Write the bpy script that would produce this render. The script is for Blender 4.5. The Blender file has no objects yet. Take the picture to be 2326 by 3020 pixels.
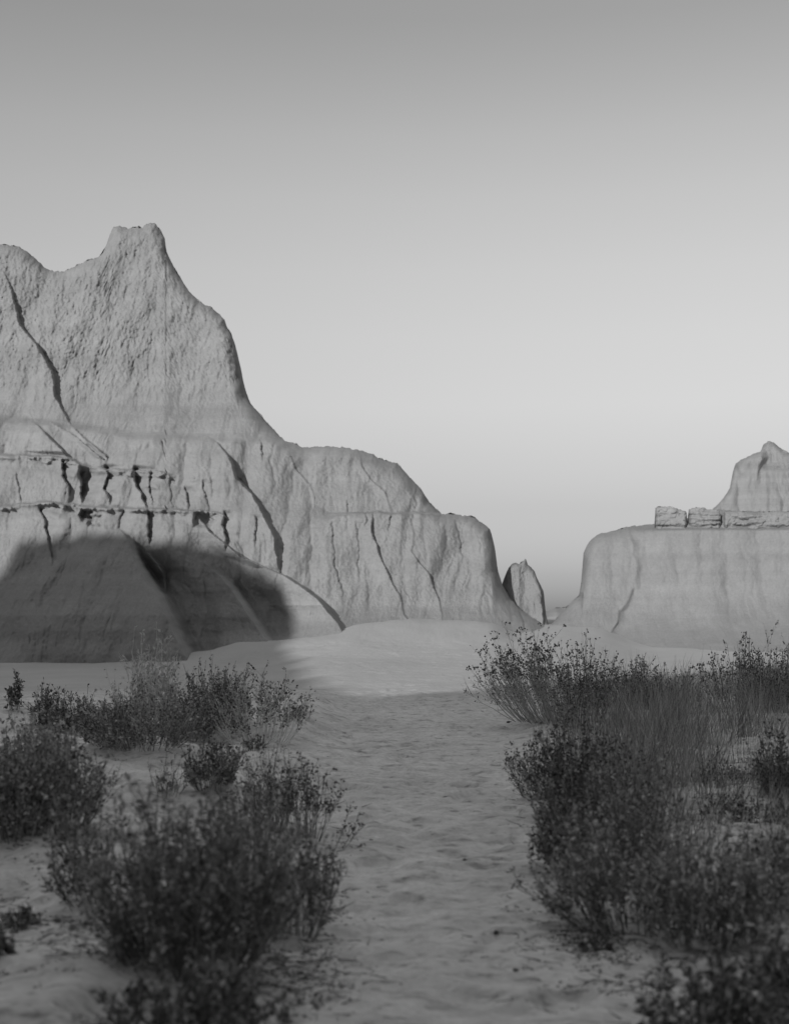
import bpy, math, random
import numpy as np
R = math.radians
S = bpy.context.scene
C = S.collection

# ------------------------------------------------------------------ camera
F = 3600.0            # focal length in photo pixels (photo 2326 px wide)
CX, HOR = 1163.0, 1800.0
EYE = 1.6
cam = bpy.data.cameras.new("camera"); cam_o = bpy.data.objects.new("camera", cam); C.objects.link(cam_o)
cam.sensor_fit = 'HORIZONTAL'; cam.sensor_width = 36.0
cam.lens = 36.0 * F / 2326.0
cam.shift_y = (HOR - 1510.0) / 2326.0
cam.clip_start = 0.1; cam.clip_end = 20000
cam_o.location = (0, 0, EYE); cam_o.rotation_euler = (R(90), 0, 0)
cam.dof.use_dof = True; cam.dof.focus_distance = 20.0; cam.dof.aperture_fstop = 2.4
S.camera = cam_o

# ------------------------------------------------------------------ sky + sun
SUN_AZ, SUN_EL = 25.0, 16.0          # degrees left of straight behind the camera, height
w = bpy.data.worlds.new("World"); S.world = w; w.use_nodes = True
nt = w.node_tree; nt.nodes.clear()
def N(t, typ, **kw):
    n = t.nodes.new(typ)
    for k, v in kw.items(): setattr(n, k, v)
    return n
sky = N(nt, 'ShaderNodeTexSky', sky_type='NISHITA', sun_disc=False,
        sun_elevation=R(SUN_EL), sun_rotation=R(180 + SUN_AZ), air_density=1.0, dust_density=1.0, ozone_density=1.0)
bw = N(nt, 'ShaderNodeRGBToBW')
tc = N(nt, 'ShaderNodeTexCoord'); sp = N(nt, 'ShaderNodeSeparateXYZ')
asn = N(nt, 'ShaderNodeMath', operation='ARCSINE')
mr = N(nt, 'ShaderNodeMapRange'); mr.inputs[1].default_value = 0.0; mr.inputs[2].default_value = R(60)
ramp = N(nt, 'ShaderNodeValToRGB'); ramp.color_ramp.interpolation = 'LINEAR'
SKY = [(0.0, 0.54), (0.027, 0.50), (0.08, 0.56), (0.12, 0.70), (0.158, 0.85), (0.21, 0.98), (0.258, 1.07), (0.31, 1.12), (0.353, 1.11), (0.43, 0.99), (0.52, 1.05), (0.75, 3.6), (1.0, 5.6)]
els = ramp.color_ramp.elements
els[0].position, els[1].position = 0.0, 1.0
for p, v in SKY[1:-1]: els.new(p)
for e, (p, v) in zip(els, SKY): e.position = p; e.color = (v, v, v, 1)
side = N(nt, 'ShaderNodeMapRange', interpolation_type='SMOOTHSTEP'); side.inputs[1].default_value = -0.5; side.inputs[2].default_value = 0.6
gl = N(nt, 'ShaderNodeMix', data_type='FLOAT')
mul = N(nt, 'ShaderNodeMath', operation='MULTIPLY')
bg = N(nt, 'ShaderNodeBackground'); bg.inputs[1].default_value = 0.15
out = N(nt, 'ShaderNodeOutputWorld')
L = nt.links.new
L(sky.outputs[0], bw.inputs[0]); L(tc.outputs['Generated'], sp.inputs[0]); L(sp.outputs[2], asn.inputs[0])
L(asn.outputs[0], mr.inputs[0]); L(mr.outputs[0], ramp.inputs[0])
L(bw.outputs[0], mul.inputs[0]); L(sp.outputs[1], side.inputs[0]); L(side.outputs[0], gl.inputs[0])
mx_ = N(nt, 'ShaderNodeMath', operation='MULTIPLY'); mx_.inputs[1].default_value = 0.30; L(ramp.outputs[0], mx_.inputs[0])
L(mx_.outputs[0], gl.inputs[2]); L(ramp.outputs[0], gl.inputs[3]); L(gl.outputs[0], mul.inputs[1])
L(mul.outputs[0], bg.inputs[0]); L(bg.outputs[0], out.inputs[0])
ld = bpy.data.lights.new("sun", 'SUN'); ld.energy = 3.3; ld.angle = R(0.5); ld.color = (1, 1, 1)
lo = bpy.data.objects.new("sun", ld); C.objects.link(lo)
DH = np.array([math.sin(R(SUN_AZ)), math.cos(R(SUN_AZ))])       # horizontal travel direction of the light
WH = np.array([DH[1], -DH[0]])
TE = math.tan(R(SUN_EL))
import mathutils
lo.rotation_euler = mathutils.Vector((DH[0], DH[1], -TE)).to_track_quat('-Z', 'Y').to_euler()
lo.location = (-20, -40, 40)
S.view_settings.view_transform = 'Standard'; S.view_settings.look = 'None'
S.view_settings.exposure = 0; S.view_settings.gamma = 1

# ------------------------------------------------------------------ noise
_rng = np.random.RandomState(7)
_perm = np.concatenate([_rng.permutation(256)] * 3)
_grad = _rng.normal(size=(256, 3)); _grad /= np.linalg.norm(_grad, axis=1, keepdims=True)
def pn(x, y, z):
    x, y, z = np.broadcast_arrays(np.asarray(x, float), y, z)
    xi, yi, zi = np.floor(x).astype(int), np.floor(y).astype(int), np.floor(z).astype(int)
    xf, yf, zf = x - xi, y - yi, z - zi
    u, v, ww = [t * t * t * (t * (t * 6 - 15) + 10) for t in (xf, yf, zf)]
    xi &= 255; yi &= 255; zi &= 255
    def g(i, j, k):
        h = _perm[_perm[_perm[(xi + i) & 255] + ((yi + j) & 255)] + ((zi + k) & 255)]
        G = _grad[h]
        return G[..., 0] * (xf - i) + G[..., 1] * (yf - j) + G[..., 2] * (zf - k)
    def lp(a, b, t): return a + (b - a) * t
    return 1.6 * lp(lp(lp(g(0,0,0), g(1,0,0), u), lp(g(0,1,0), g(1,1,0), u), v),
              lp(lp(g(0,0,1), g(1,0,1), u), lp(g(0,1,1), g(1,1,1), u), v), ww)
def fbm(x, y, z, o=4, gain=0.5):
    s, a = 0, 1.0
    for i in range(o):
        s = s + a * pn(x * 2**i + 17.3 * i, y * 2**i + 5.1 * i, z * 2**i + 9.7 * i); a *= gain
    return s
def ridged(x, y, z, o=3):
    s, a = 0, 1.0
    for i in range(o):
        s = s + a * (1 - np.abs(pn(x * 2**i + 3.3 * i, y * 2**i, z * 2**i + 1.7 * i)) * 1.7); a *= 0.5
    return s
def ss(a, b, x):
    t = np.clip((x - a) / (b - a), 0, 1); return t * t * (3 - 2 * t)
def ip(x, pts, k=1):
    p = np.array(pts, float); return np.interp(x, p[:, 0], p[:, k])

# ------------------------------------------------------------------ materials
def principled(name, rough=1.0):
    m = bpy.data.materials.new(name); m.use_nodes = True
    t = m.node_tree; b = t.nodes['Principled BSDF']
    b.inputs['Roughness'].default_value = rough
    b.inputs['Specular IOR Level'].default_value = 0.15
    return m, t, b
def gray_ramp(t, fac, stops):
    r = N(t, 'ShaderNodeValToRGB'); e = r.color_ramp.elements
    e[0].position, e[1].position = stops[0][0], stops[-1][0]
    for p, v in stops[1:-1]: e.new(p)
    for q, (p, v) in zip(e, stops): q.position = p; q.color = (v, v, v, 1)
    t.links.new(fac, r.inputs[0]); return r.outputs[0]
def noise_node(t, vec, scale, detail=6, rough=0.55, dist=0.0):
    n = N(t, 'ShaderNodeTexNoise'); n.inputs['Scale'].default_value = scale
    n.inputs['Detail'].default_value = detail; n.inputs['Roughness'].default_value = rough
    n.inputs['Distortion'].default_value = dist
    t.links.new(vec, n.inputs['Vector']); return n.outputs['Fac']
def mapping(t, vec, sc):
    m = N(t, 'ShaderNodeMapping'); m.inputs['Scale'].default_value = sc
    t.links.new(vec, m.inputs['Vector']); return m.outputs[0]
def mathn(t, op, a, b):
    n = N(t, 'ShaderNodeMath', operation=op)
    for i, v in enumerate((a, b)):
        if isinstance(v, (int, float)): n.inputs[i].default_value = v
        else: t.links.new(v, n.inputs[i])
    return n.outputs[0]
def rock_mat(name, base, strata=0.12, bump=0.35):
    m, t, b = principled(name)
    g = N(t, 'ShaderNodeNewGeometry').outputs['Position']
    s1 = noise_node(t, mapping(t, g, (0.05, 0.05, 1.6)), 1.0, 5, 0.6)          # beds of clay
    s2 = noise_node(t, g, 0.7, 6, 0.6, 0.3)
    s3 = noise_node(t, g, 13.0, 6, 0.72)
    s4 = noise_node(t, mapping(t, g, (2.2, 2.2, 0.5)), 1.6, 4, 0.6)            # water streaks
    c = mathn(t, 'MULTIPLY_ADD', s1, strata * 4); t.nodes[-1].inputs[2].default_value = 1 - strata * 2
    c2 = mathn(t, 'MULTIPLY_ADD', s2, 0.36); t.nodes[-1].inputs[2].default_value = 0.82
    c3 = mathn(t, 'MULTIPLY_ADD', s3, 0.44); t.nodes[-1].inputs[2].default_value = 0.78
    c4 = mathn(t, 'MULTIPLY_ADD', s4, 0.24); t.nodes[-1].inputs[2].default_value = 0.88
    k = mathn(t, 'MULTIPLY', mathn(t, 'MULTIPLY', c, c2), mathn(t, 'MULTIPLY', c3, c4))
    k = mathn(t, 'MULTIPLY', k, base)
    cb = N(t, 'ShaderNodeCombineColor')
    for i in range(3): t.links.new(k, cb.inputs[i])
    t.links.new(cb.outputs[0], b.inputs['Base Color'])
    f1 = noise_node(t, mapping(t, g, (1, 1, 0.6)), 16.0, 8, 0.75)
    vo = N(t, 'ShaderNodeTexVoronoi', feature='DISTANCE_TO_EDGE'); vo.inputs['Scale'].default_value = 5.0
    dn = N(t, 'ShaderNodeVectorMath', operation='ADD'); nn = N(t, 'ShaderNodeTexNoise'); nn.inputs['Scale'].default_value = 6
    nn.inputs['Detail'].default_value = 4
    t.links.new(g, nn.inputs['Vector']); t.links.new(mapping(t, g, (1, 1, 0.5)), dn.inputs[0]); t.links.new(nn.outputs['Color'], dn.inputs[1])
    t.links.new(dn.outputs[0], vo.inputs['Vector'])
    cr = mathn(t, 'MINIMUM', vo.outputs[0], 0.06)
    hh = mathn(t, 'ADD', mathn(t, 'MULTIPLY', f1, 1.0), mathn(t, 'MULTIPLY', cr, 2.0))
    bp = N(t, 'ShaderNodeBump'); bp.inputs['Strength'].default_value = bump; bp.inputs['Distance'].default_value = 0.035
    t.links.new(hh, bp.inputs['Height']); t.links.new(bp.outputs[0], b.inputs['Normal'])
    return m
M_ROCK = rock_mat("badland_clay", 0.285, 0.11, 0.8)
M_ROCKD = rock_mat("badland_clay_far", 0.27, .15, .6)
M_CAP = rock_mat("cap_rock_stone", 0.30, 0.2, 0.6)

M_STONE = rock_mat("dark_stone", 0.12, .1, .6)

def ground_mat():
    m, t, b = principled("sandy_clay")
    g = N(t, 'ShaderNodeNewGeometry').outputs['Position']
    s1 = noise_node(t, g, 0.5, 5, 0.55)
    s2 = noise_node(t, mapping(t, g, (1.0, 1.7, 1.0)), 3.2, 6, 0.6, 0.4)       # trampled, darker patches
    s3 = noise_node(t, g, 26, 5, 0.65)
    k = mathn(t, 'MULTIPLY', gray_ramp(t, s2, [(0.30, 0.50), (0.43, 0.90), (0.75, 1.12)]), gray_ramp(t, s1, [(0.3, 0.88), (0.7, 1.1)]))
    s5 = noise_node(t, mapping(t, g, (1.0, 2.2, 1.0)), 9.0, 4, 0.6, 0.6)
    k = mathn(t, 'MULTIPLY', k, gray_ramp(t, s5, [(0.30, 0.50), (0.42, 0.96), (0.7, 1.12)]))
    k = mathn(t, 'MULTIPLY', k, gray_ramp(t, s3, [(0.25, 0.85), (0.75, 1.12)]))
    # the slopes beyond the wash are untrodden, even clay
    sy = N(t, 'ShaderNodeSeparateXYZ'); t.links.new(g, sy.inputs[0])
    fa = N(t, 'ShaderNodeMapRange', interpolation_type='SMOOTHSTEP'); fa.inputs[1].default_value = 20; fa.inputs[2].default_value = 25
    t.links.new(sy.outputs[1], fa.inputs[0])
    ev = mathn(t, 'MULTIPLY', gray_ramp(t, s1, [(0.3, 0.86), (0.7, 0.98)]), gray_ramp(t, s3, [(0.25, 0.92), (0.75, 1.04)]))
    mk = N(t, 'ShaderNodeMix', data_type='FLOAT'); t.links.new(fa.outputs[0], mk.inputs[0]); t.links.new(k, mk.inputs[2]); t.links.new(mathn(t, 'MULTIPLY', ev, .80), mk.inputs[3])
    k = mk.outputs[0]
    k = mathn(t, 'MULTIPLY', k, 0.56)
    cb = N(t, 'ShaderNodeCombineColor')
    for i in range(3): t.links.new(k, cb.inputs[i])
    t.links.new(cb.outputs[0], b.inputs['Base Color'])
    f1 = noise_node(t, mapping(t, g, (0.8, 1.5, 1.0)), 8.0, 9, 0.62, 0.5)
    bp = N(t, 'ShaderNodeBump'); bp.inputs['Strength'].default_value = 0.55; bp.inputs['Distance'].default_value = 0.03
    t.links.new(f1, bp.inputs['Height']); t.links.new(bp.outputs[0], b.inputs['Normal'])
    return m
M_GROUND = ground_mat()

def plant_mat(name, stops, trans=0.0):
    m, t, b = principled(name, 0.7)
    gi = N(t, 'ShaderNodeNewGeometry'); oi = N(t, 'ShaderNodeObjectInfo')
    k = gray_ramp(t, gi.outputs['Random Per Island'], stops)
    j = gray_ramp(t, oi.outputs['Random'], [(0.0, 0.8), (1.0, 1.2)])
    v = mathn(t, 'MULTIPLY', k, j)
    cb = N(t, 'ShaderNodeCombineColor')
    for i in range(3): t.links.new(v, cb.inputs[i])
    t.links.new(cb.outputs[0], b.inputs['Base Color'])
    if trans:
        tr = N(t, 'ShaderNodeBsdfTranslucent'); mi = N(t, 'ShaderNodeMixShader'); mi.inputs[0].default_value = trans
        t.links.new(cb.outputs[0], tr.inputs[0]); t.links.new(b.outputs[0], mi.inputs[1]); t.links.new(tr.outputs[0], mi.inputs[2])
        t.links.new(mi.outputs[0], t.nodes['Material Output'].inputs[0])
    return m
M_LEAF = plant_mat("dark_leaves", [(0, .05), (.55, .20), (.82, .42), (1, .66)], .3)
M_LEAFM = plant_mat("grey_leaves", [(0, .09), (.5, .30), (.82, .50), (1, .72)], .3)
M_LEAFP = plant_mat("pale_leaves", [(0, .35), (1, .82)], .3)
M_STEM = plant_mat("dark_stems", [(0, .10), (.7, .28), (1, .55)])
M_STEMP = plant_mat("pale_stems", [(0, .40), (1, .80)])
M_HEAD = plant_mat("seed_heads", [(0, .04), (1, .14)])
M_GRASS = plant_mat("dry_grass", [(0, .12), (.5, .34), (1, .75)], .2)
M_LITTER = plant_mat("twig_litter", [(0, .03), (1, .14)])

# ------------------------------------------------------------------ mesh helpers
def add_mesh(name, V, Fq, mat, parent=None, smooth=True):
    me = bpy.data.meshes.new(name)
    V = np.ascontiguousarray(V, dtype=np.float32); Fq = np.ascontiguousarray(Fq, dtype=np.int32)
    k = Fq.shape[1]
    me.vertices.add(len(V)); me.vertices.foreach_set('co', V.ravel())
    me.loops.add(Fq.size); me.loops.foreach_set('vertex_index', Fq.ravel())
    me.polygons.add(len(Fq)); me.polygons.foreach_set('loop_start', np.arange(0, Fq.size, k, dtype=np.int32))
    me.polygons.foreach_set('loop_total', np.full(len(Fq), k, dtype=np.int32))
    me.polygons.foreach_set('use_smooth', np.full(len(Fq), smooth))
    me.materials.append(mat); me.update(calc_edges=True); me.validate()
    o = bpy.data.objects.new(name, me); C.objects.link(o)
    if parent: o.parent = parent
    return o
def grid_faces(nr, nc, off=0):
    i = np.arange(nr - 1)[:, None] * nc + np.arange(nc - 1)[None, :]
    return np.stack([i, i + 1, i + nc + 1, i + nc], -1).reshape(-1, 4) + off

# ------------------------------------------------------------------ ground
def gz(x, y, fine=True):
    x = np.asarray(x, float); y = np.asarray(y, float)
    px = x / np.maximum(y, 3) * F + CX
    rise = np.interp(y, [0, 20, 24, 28, 33, 37, 41, 48, 60, 75, 130, 400, 5000], [0, 0, .06, .22, .52, .80, 1.08, 1.20, 1.10, 1.0, .7, .5, .3])
    cen = ss(560, 1060, px) * (1 - 0.9 * ss(1650, 1950, px))
    side = np.interp(y, [0, 20, 27, 30, 33, 45, 200], [0, 0, .015, .03, .05, .2, .3])
    z = rise * cen + side * (1 - cen)
    off_l = ss(-0.55, -1.3, x + 0.12 * np.sin(y * 0.7)); off_r = ss(1.35, 2.1, x + 0.15 * np.sin(y * 0.55 + 1))
    near = 1 - ss(18, 27, y)
    hum = fbm(x * 0.62, y * 0.62, 3.1, 3)
    z = z + near * (off_l * (0.15 + 0.15 * hum) + off_r * (0.07 + 0.10 * hum)) * ss(1.5, 4, y)
    z = z + 0.03 * fbm(x * .3, y * .3, 8.8, 2)
    # aprons of washed clay at the feet of the buttes
    ap = (.9 + .5 * fbm(x * .25, 3.3, 0.0, 3))
    z = z + ap * .42 * ss(30.5, 38, y) ** 1.6 * ss(880, 1080, px) * (1 - ss(1440, 1530, px)) * (1 - ss(44, 50, y))
    z = z + ap * .30 * ss(33, 42, y) ** 1.6 * ss(1680, 1800, px) * (1 - ss(50, 60, y))
    z = z + 0.42 * np.exp(-(np.hypot((x + 4.5) * .75, (y - 35.2)) / 1.9) ** 1.5) * (1 + .15 * fbm(x, y, 0, 3)) * ss(31.5, 33, y) * (1 - ss(44, 50, y))
    # little cut bank where the wash crosses
    bank = 24.2 - 0.35 * x + 0.5 * pn(x * .5, 0, 2.0)
    z = z + 0.035 * ss(-0.6, 0.6, y - bank) * np.exp(-np.maximum(y - bank, 0) / 9.0) * ss(-5, -1.5, x) * (1 - ss(3.4, 5, x))
    if fine:
        z = z + 0.030 * fbm(x * 2.2, y * 3.2, 1.0, 4, .62) * (1 - .7 * ss(20, 25, y))
        d = pn(x * 3.4, y * 4.0, 5.5); z = z - (0.050 * ss(.28, .60, d) - .012 * ss(.1, .3, d)) * (1 - .75 * ss(20, 26, y))     # scuffs and prints
    return z
def axis(parts):
    a = []
    for lo_, hi_, st in parts: a.append(np.arange(lo_, hi_, st))
    return np.concatenate(a)
xs = np.concatenate([-np.geomspace(12, 4000, 70)[::-1], np.arange(-11.8, -4, .12), np.arange(-4, 5, .03), np.arange(5, 13, .12), np.geomspace(13.2, 4000, 70)])
ys = np.concatenate([-np.geomspace(3, 3000, 50)[::-1], np.arange(-2.5, 3.5, .5), np.arange(3.6, 9, .03), np.arange(9, 16, .045), np.arange(16, 34, .08), np.arange(34, 75, .25), np.geomspace(76, 9000, 60)])
GX, GY = np.meshgrid(xs, ys)
GZ = gz(GX, GY)
ground = add_mesh("ground", np.stack([GX, GY, GZ], -1).reshape(-1, 3), grid_faces(len(ys), len(xs)), M_GROUND)
ground['kind'] = 'structure'

# ------------------------------------------------------------------ buttes
def world(px, py, Y):
    return np.stack([(px - CX) * Y / F, Y, EYE + (HOR - py) * Y / F], -1)
def seg_dist(px, py, poly):
    P = np.array(poly, float); d = np.full(px.shape, 1e9)
    for a, b in zip(P[:-1], P[1:]):
        ab = b - a; l2 = (ab ** 2).sum() + 1e-9
        t = np.clip(((px - a[0]) * ab[0] + (py - a[1]) * ab[1]) / l2, 0, 1)
        d = np.minimum(d, np.hypot(px - a[0] - t * ab[0], py - a[1] - t * ab[1]))
    return d
def smin(a, b, k):
    h = np.clip(0.5 + 0.5 * (b - a) / k, 0, 1); return b + (a - b) * h - k * h * (1 - h)
def ridge(Y, Yb_fn, px, py, pts, sl, sr, k=0.15, wig=6.0, seed=0.0):
    """buttress: crest polyline (px, py, protrusion in m), falls back to the left by sl and to the right by sr m per px"""
    P = np.array(sorted(pts, key=lambda q: q[1]), float)
    wob = wig * (fbm(py / 45.0, seed, 0.5, 3))
    xr = np.interp(py, P[:, 1], P[:, 0]) + wob
    pr = np.interp(py, P[:, 1], P[:, 2], left=-3, right=P[-1, 2])
    pr = pr - 3 * ss(P[0, 1], P[0, 1] - 30, py)
    if P[-1, 1] < 1700: pr = pr - .8 * ss(P[-1, 1] - 10, P[-1, 1] + 90, py)
    Yc = Yb_fn(np.interp(py, P[:, 1], P[:, 0]), py) - pr
    T = Yc + sl * np.maximum(0, xr - px) + sr * np.maximum(0, px - xr)
    return smin(Y, T, k)
def crack(px, py, pts, width, depth, wig=5.0, seed=0.0, fade=20.0, flank=3.4):
    """groove: polyline (px, py), sharp on its left lip"""
    P = np.array(sorted(pts, key=lambda q: q[1]), float)
    wob = wig * (fbm(py / 34.0, seed + 9, 1.5, 3, .55))
    xr = np.interp(py, P[:, 1], P[:, 0]) + wob
    wv = width * (0.8 + 0.5 * pn(py / 30.0, seed, 7.0)) * (1.25 - .6 * (py - P[0, 1]) / (P[-1, 1] - P[0, 1])) if len(P[0]) < 3 else width * np.interp(py, P[:, 1], P[:, 2])
    e = ss(P[0, 1] - 12, P[0, 1] - 12 + fade, py) * (1 - ss(P[-1, 1] - 15, P[-1, 1] + 25, py))
    d = (px - xr) / np.maximum(wv, 1)
    return depth * e * np.where(d < 0, np.exp(-(d / 0.35) ** 2), np.where(d < 1, 1 - .25 * d, .75 * np.exp(-((d - 1) / flank) ** 2)))
def tongue(px, py, x0, x1, y0, y1, soft=6):
    return ss(x0 - soft, x0 + soft, px) * (1 - ss(x1 - soft, x1 + soft, px)) * ss(y0 - soft, y0 + soft, py) * (1 - ss(y1 - soft, y1 + soft, py))
def shell(name, sil, pxs, nv, Yfn, pyb, back, curl=(40, 1.4), srough=2.5, parent=None, mat=None, top_drop=0.15):
    Sx = ip(pxs, sil) + srough * fbm(pxs / 22.0, 0.3, sil[0][1] * .01, 5, .68) + 0.35 * srough * np.round(1.5 * pn(pxs / 9.0, 4.4, 1.0))
    v = np.linspace(0, 1, nv)[:, None]
    py = pyb + (Sx[None, :] - pyb) * v
    px = np.broadcast_to(pxs[None, :], py.shape)
    Y = Yfn(px, py)
    d = seg_dist(px, py, [(p[0], p[1]) for p in sil])
    wv, Rr = curl
    q = np.clip(1 - d / wv, 0, 1)
    Y = Y + Rr * (1 - np.sqrt(np.maximum(0, 1 - q * q * 0.985)))
    V = world(px, py, Y)
    # the far side: over the crest and down behind
    nb = 30
    tb = (np.arange(1, nb + 1) / nb)[:, None]
    top = V[-1][None]
    z0 = top[..., 2]; h = z0 + 1.0
    Yb = top[..., 1] + back * (tb ** 1.0) * (0.35 + 0.65 * ss(0, 6, h))
    zz = z0 - h * (top_drop * tb + (1 - top_drop) * tb ** 1.7)
    Xb = top[..., 0] / top[..., 1] * Yb
    nzz = fbm(Xb * .8, Yb * .8, zz * .8, 3) * 0.25 * np.minimum(1, tb * 5)
    B = np.stack([Xb, Yb + nzz, zz + nzz * 0.3], -1)
    A = np.concatenate([V, B], 0)
    nr, nc = A.shape[:2]
    fc = grid_faces(nr, nc)
    return add_mesh(name, A.reshape(-1, 3), fc, mat or M_ROCK, parent), A

def rough_all(px, py, Y, up_w, amp=1.0):
    """erosion relief: vertical rills, clods, fine grain; up_w = where the wall is cloddy"""
    X = (px - CX) * Y / F; Z = (HOR - py) * Y / F
    r = 0.26 * fbm(X * 0.35, 1.0, Z * 0.12, 3) + .16 * fbm(X * .8 - Z * .25, 14.0, Z * .45, 3)
    r = r + 0.10 * (ridged(X * 0.9 + 0.25 * pn(X, 0, Z), 2.0, Z * 0.16) - 1.2) * 0.45
    r = r + 0.024 * fbm(X * 3.5, 3.0, Z * 1.0, 5, .62)
    cl = fbm(X * 2.6, 5.0, Z * 1.7, 5, .62)
    r = r + up_w * (0.025 * cl + 0.036 * fbm(X * 8.0, 5.5, Z * 4.0, 4, .7) + 0.03 * fbm(X * 5.0, 5.9, Z * .9, 4, .6) * ss(-.4, .3, pn(X * .6, 8.0, Z * .6)))
    wx_ = X + .16 * fbm(X * .7, 2.2, Z * .7, 4, .6) - .12 * Z * ss(-3, 4, X)
    for fq, zq, am in ((1.1, .07, .06), (2.7, .15, .04), (6.0, .45, .025)):
        g1 = np.clip(1 - np.abs(pn(wx_ * fq, fq, Z * zq)) * 2.2, 0, 1) ** 5
        r = r + am * g1 * ss(-.3, .4, pn(X * fq * .4, 11 + fq, Z * .5))
    bl = np.clip(1 - np.abs(pn(wx_ * .8, 21.0, Z * .06)) * 1.9, 0, 1) ** 2.2
    r = r + .19 * bl * ss(1280, 1330, py) * (1 - .6 * ss(1700, 1850, py))
    patch = ss(-.15, .5, fbm(X * .45, 4.0, Z * .45, 4, .7))
    r = r + up_w * 0.085 * patch * np.maximum(0, fbm(X * 7.5, 7.0, Z * 2.6, 4, .65) - .32)
    r = r + (.5 + .5 * up_w) * 0.030 * fbm(X * 11, 6.0, Z * 9, 3, .7)
    return Y + amp * r

# ---- left massif
SIL_L = [(-900, 900), (-600, 780), (-420, 840), (-260, 760), (-120, 735), (0, 720), (30, 722), (60, 729), (85, 745), (105, 762), (130, 787), (146, 796), (190, 799), (220, 785),
    (250, 769), (290, 758), (302, 745), (315, 718), (324, 688), (334, 668), (352, 664), (372, 671), (418, 669), (428, 661), (444, 657), (460, 660),
    (474, 680), (486, 702), (490, 738), (505, 772), (520, 800), (560, 860), (590, 890), (622, 905), (644, 924), (662, 940), (668, 960), (682, 985),
    (692, 1012), (702, 1050), (710, 1085), (718, 1130), (728, 1165), (742, 1192), (762, 1217), (792, 1252), (832, 1292), (852, 1304), (900, 1318),
    (960, 1316), (1010, 1318), (1050, 1325), (1100, 1340), (1122, 1353), (1170, 1366), (1200, 1398), (1230, 1430), (1252, 1456), (1266, 1482),
    (1290, 1506), (1302, 1515), (1370, 1518), (1400, 1526), (1444, 1560), (1453, 1590), (1460, 1620), (1467, 1680), (1480, 1722), (1505, 1767),
    (1532, 1795), (1582, 1828), (1600, 1841), (1640, 1862), (1700, 1905)]
LG1 = [(-900, 1230), (0, 1236), (200, 1252), (400, 1288), (620, 1292), (850, 1303), (960, 1316), (1400, 1316)]
LG2 = [(-900, 1330), (0, 1340), (200, 1350), (240, 1370), (320, 1385), (450, 1388), (620, 1408), (700, 1415)]
LG3 = [(-900, 1485), (0, 1493), (120, 1480), (250, 1492), (430, 1500), (600, 1505), (760, 1520), (930, 1535), (1000, 1520), (1100, 1512), (1350, 1516), (1600, 1520)]
def YL_base(px, py):
    Y = ip(px, [(-900, 34), (0, 34.4), (500, 34.9), (850, 35.9), (1000, 36.5), (1300, 37.2), (1450, 37.8), (1600, 39.5), (1700, 41)])
    k = np.array([(600, .0062), (1180, .0062), (1200, .016), (1290, .016), (1310, .0065), (1700, .0065), (1800, .009), (2050, .011)])
    yy = np.arange(500, 2100, 5.0); ky = np.interp(yy, k[:, 0], k[:, 1]); cum = np.cumsum(ky[::-1])[::-1] * 5
    cum = cum - np.interp(1990, yy, cum)
    Y = Y + np.interp(py, yy, cum)
    Y = Y - ss(700, 1050, px) * .00016 * np.clip(py - 1770, 0, 125) ** 2 - .5 * ss(350, 800, px) * ss(1860, 1990, py)
    n = 4.0 * fbm(px / 60.0, 2.0, 0.0, 3)
    l1 = ip(px, LG1) + n; l2 = ip(px, LG2) + n * 1.3; l3 = ip(px, LG3) + n * 1.4
    w2 = 1 - ss(560, 700, px); w3 = 1
    Y = Y + 0.5 * ss(l1 + 12, l1 - 16, py) * (1 - 0.8 * ss(900, 1150, px))
    Y = Y + 0.55 * ss(l2 + 2, l2 - 5, py) * w2
    wd = 4 + 70 * ss(640, 760, px) * (1 - ss(890, 1000, px))
    Y = Y + 0.6 * ss(l3 + wd, l3 - wd, py)
    return Y
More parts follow.
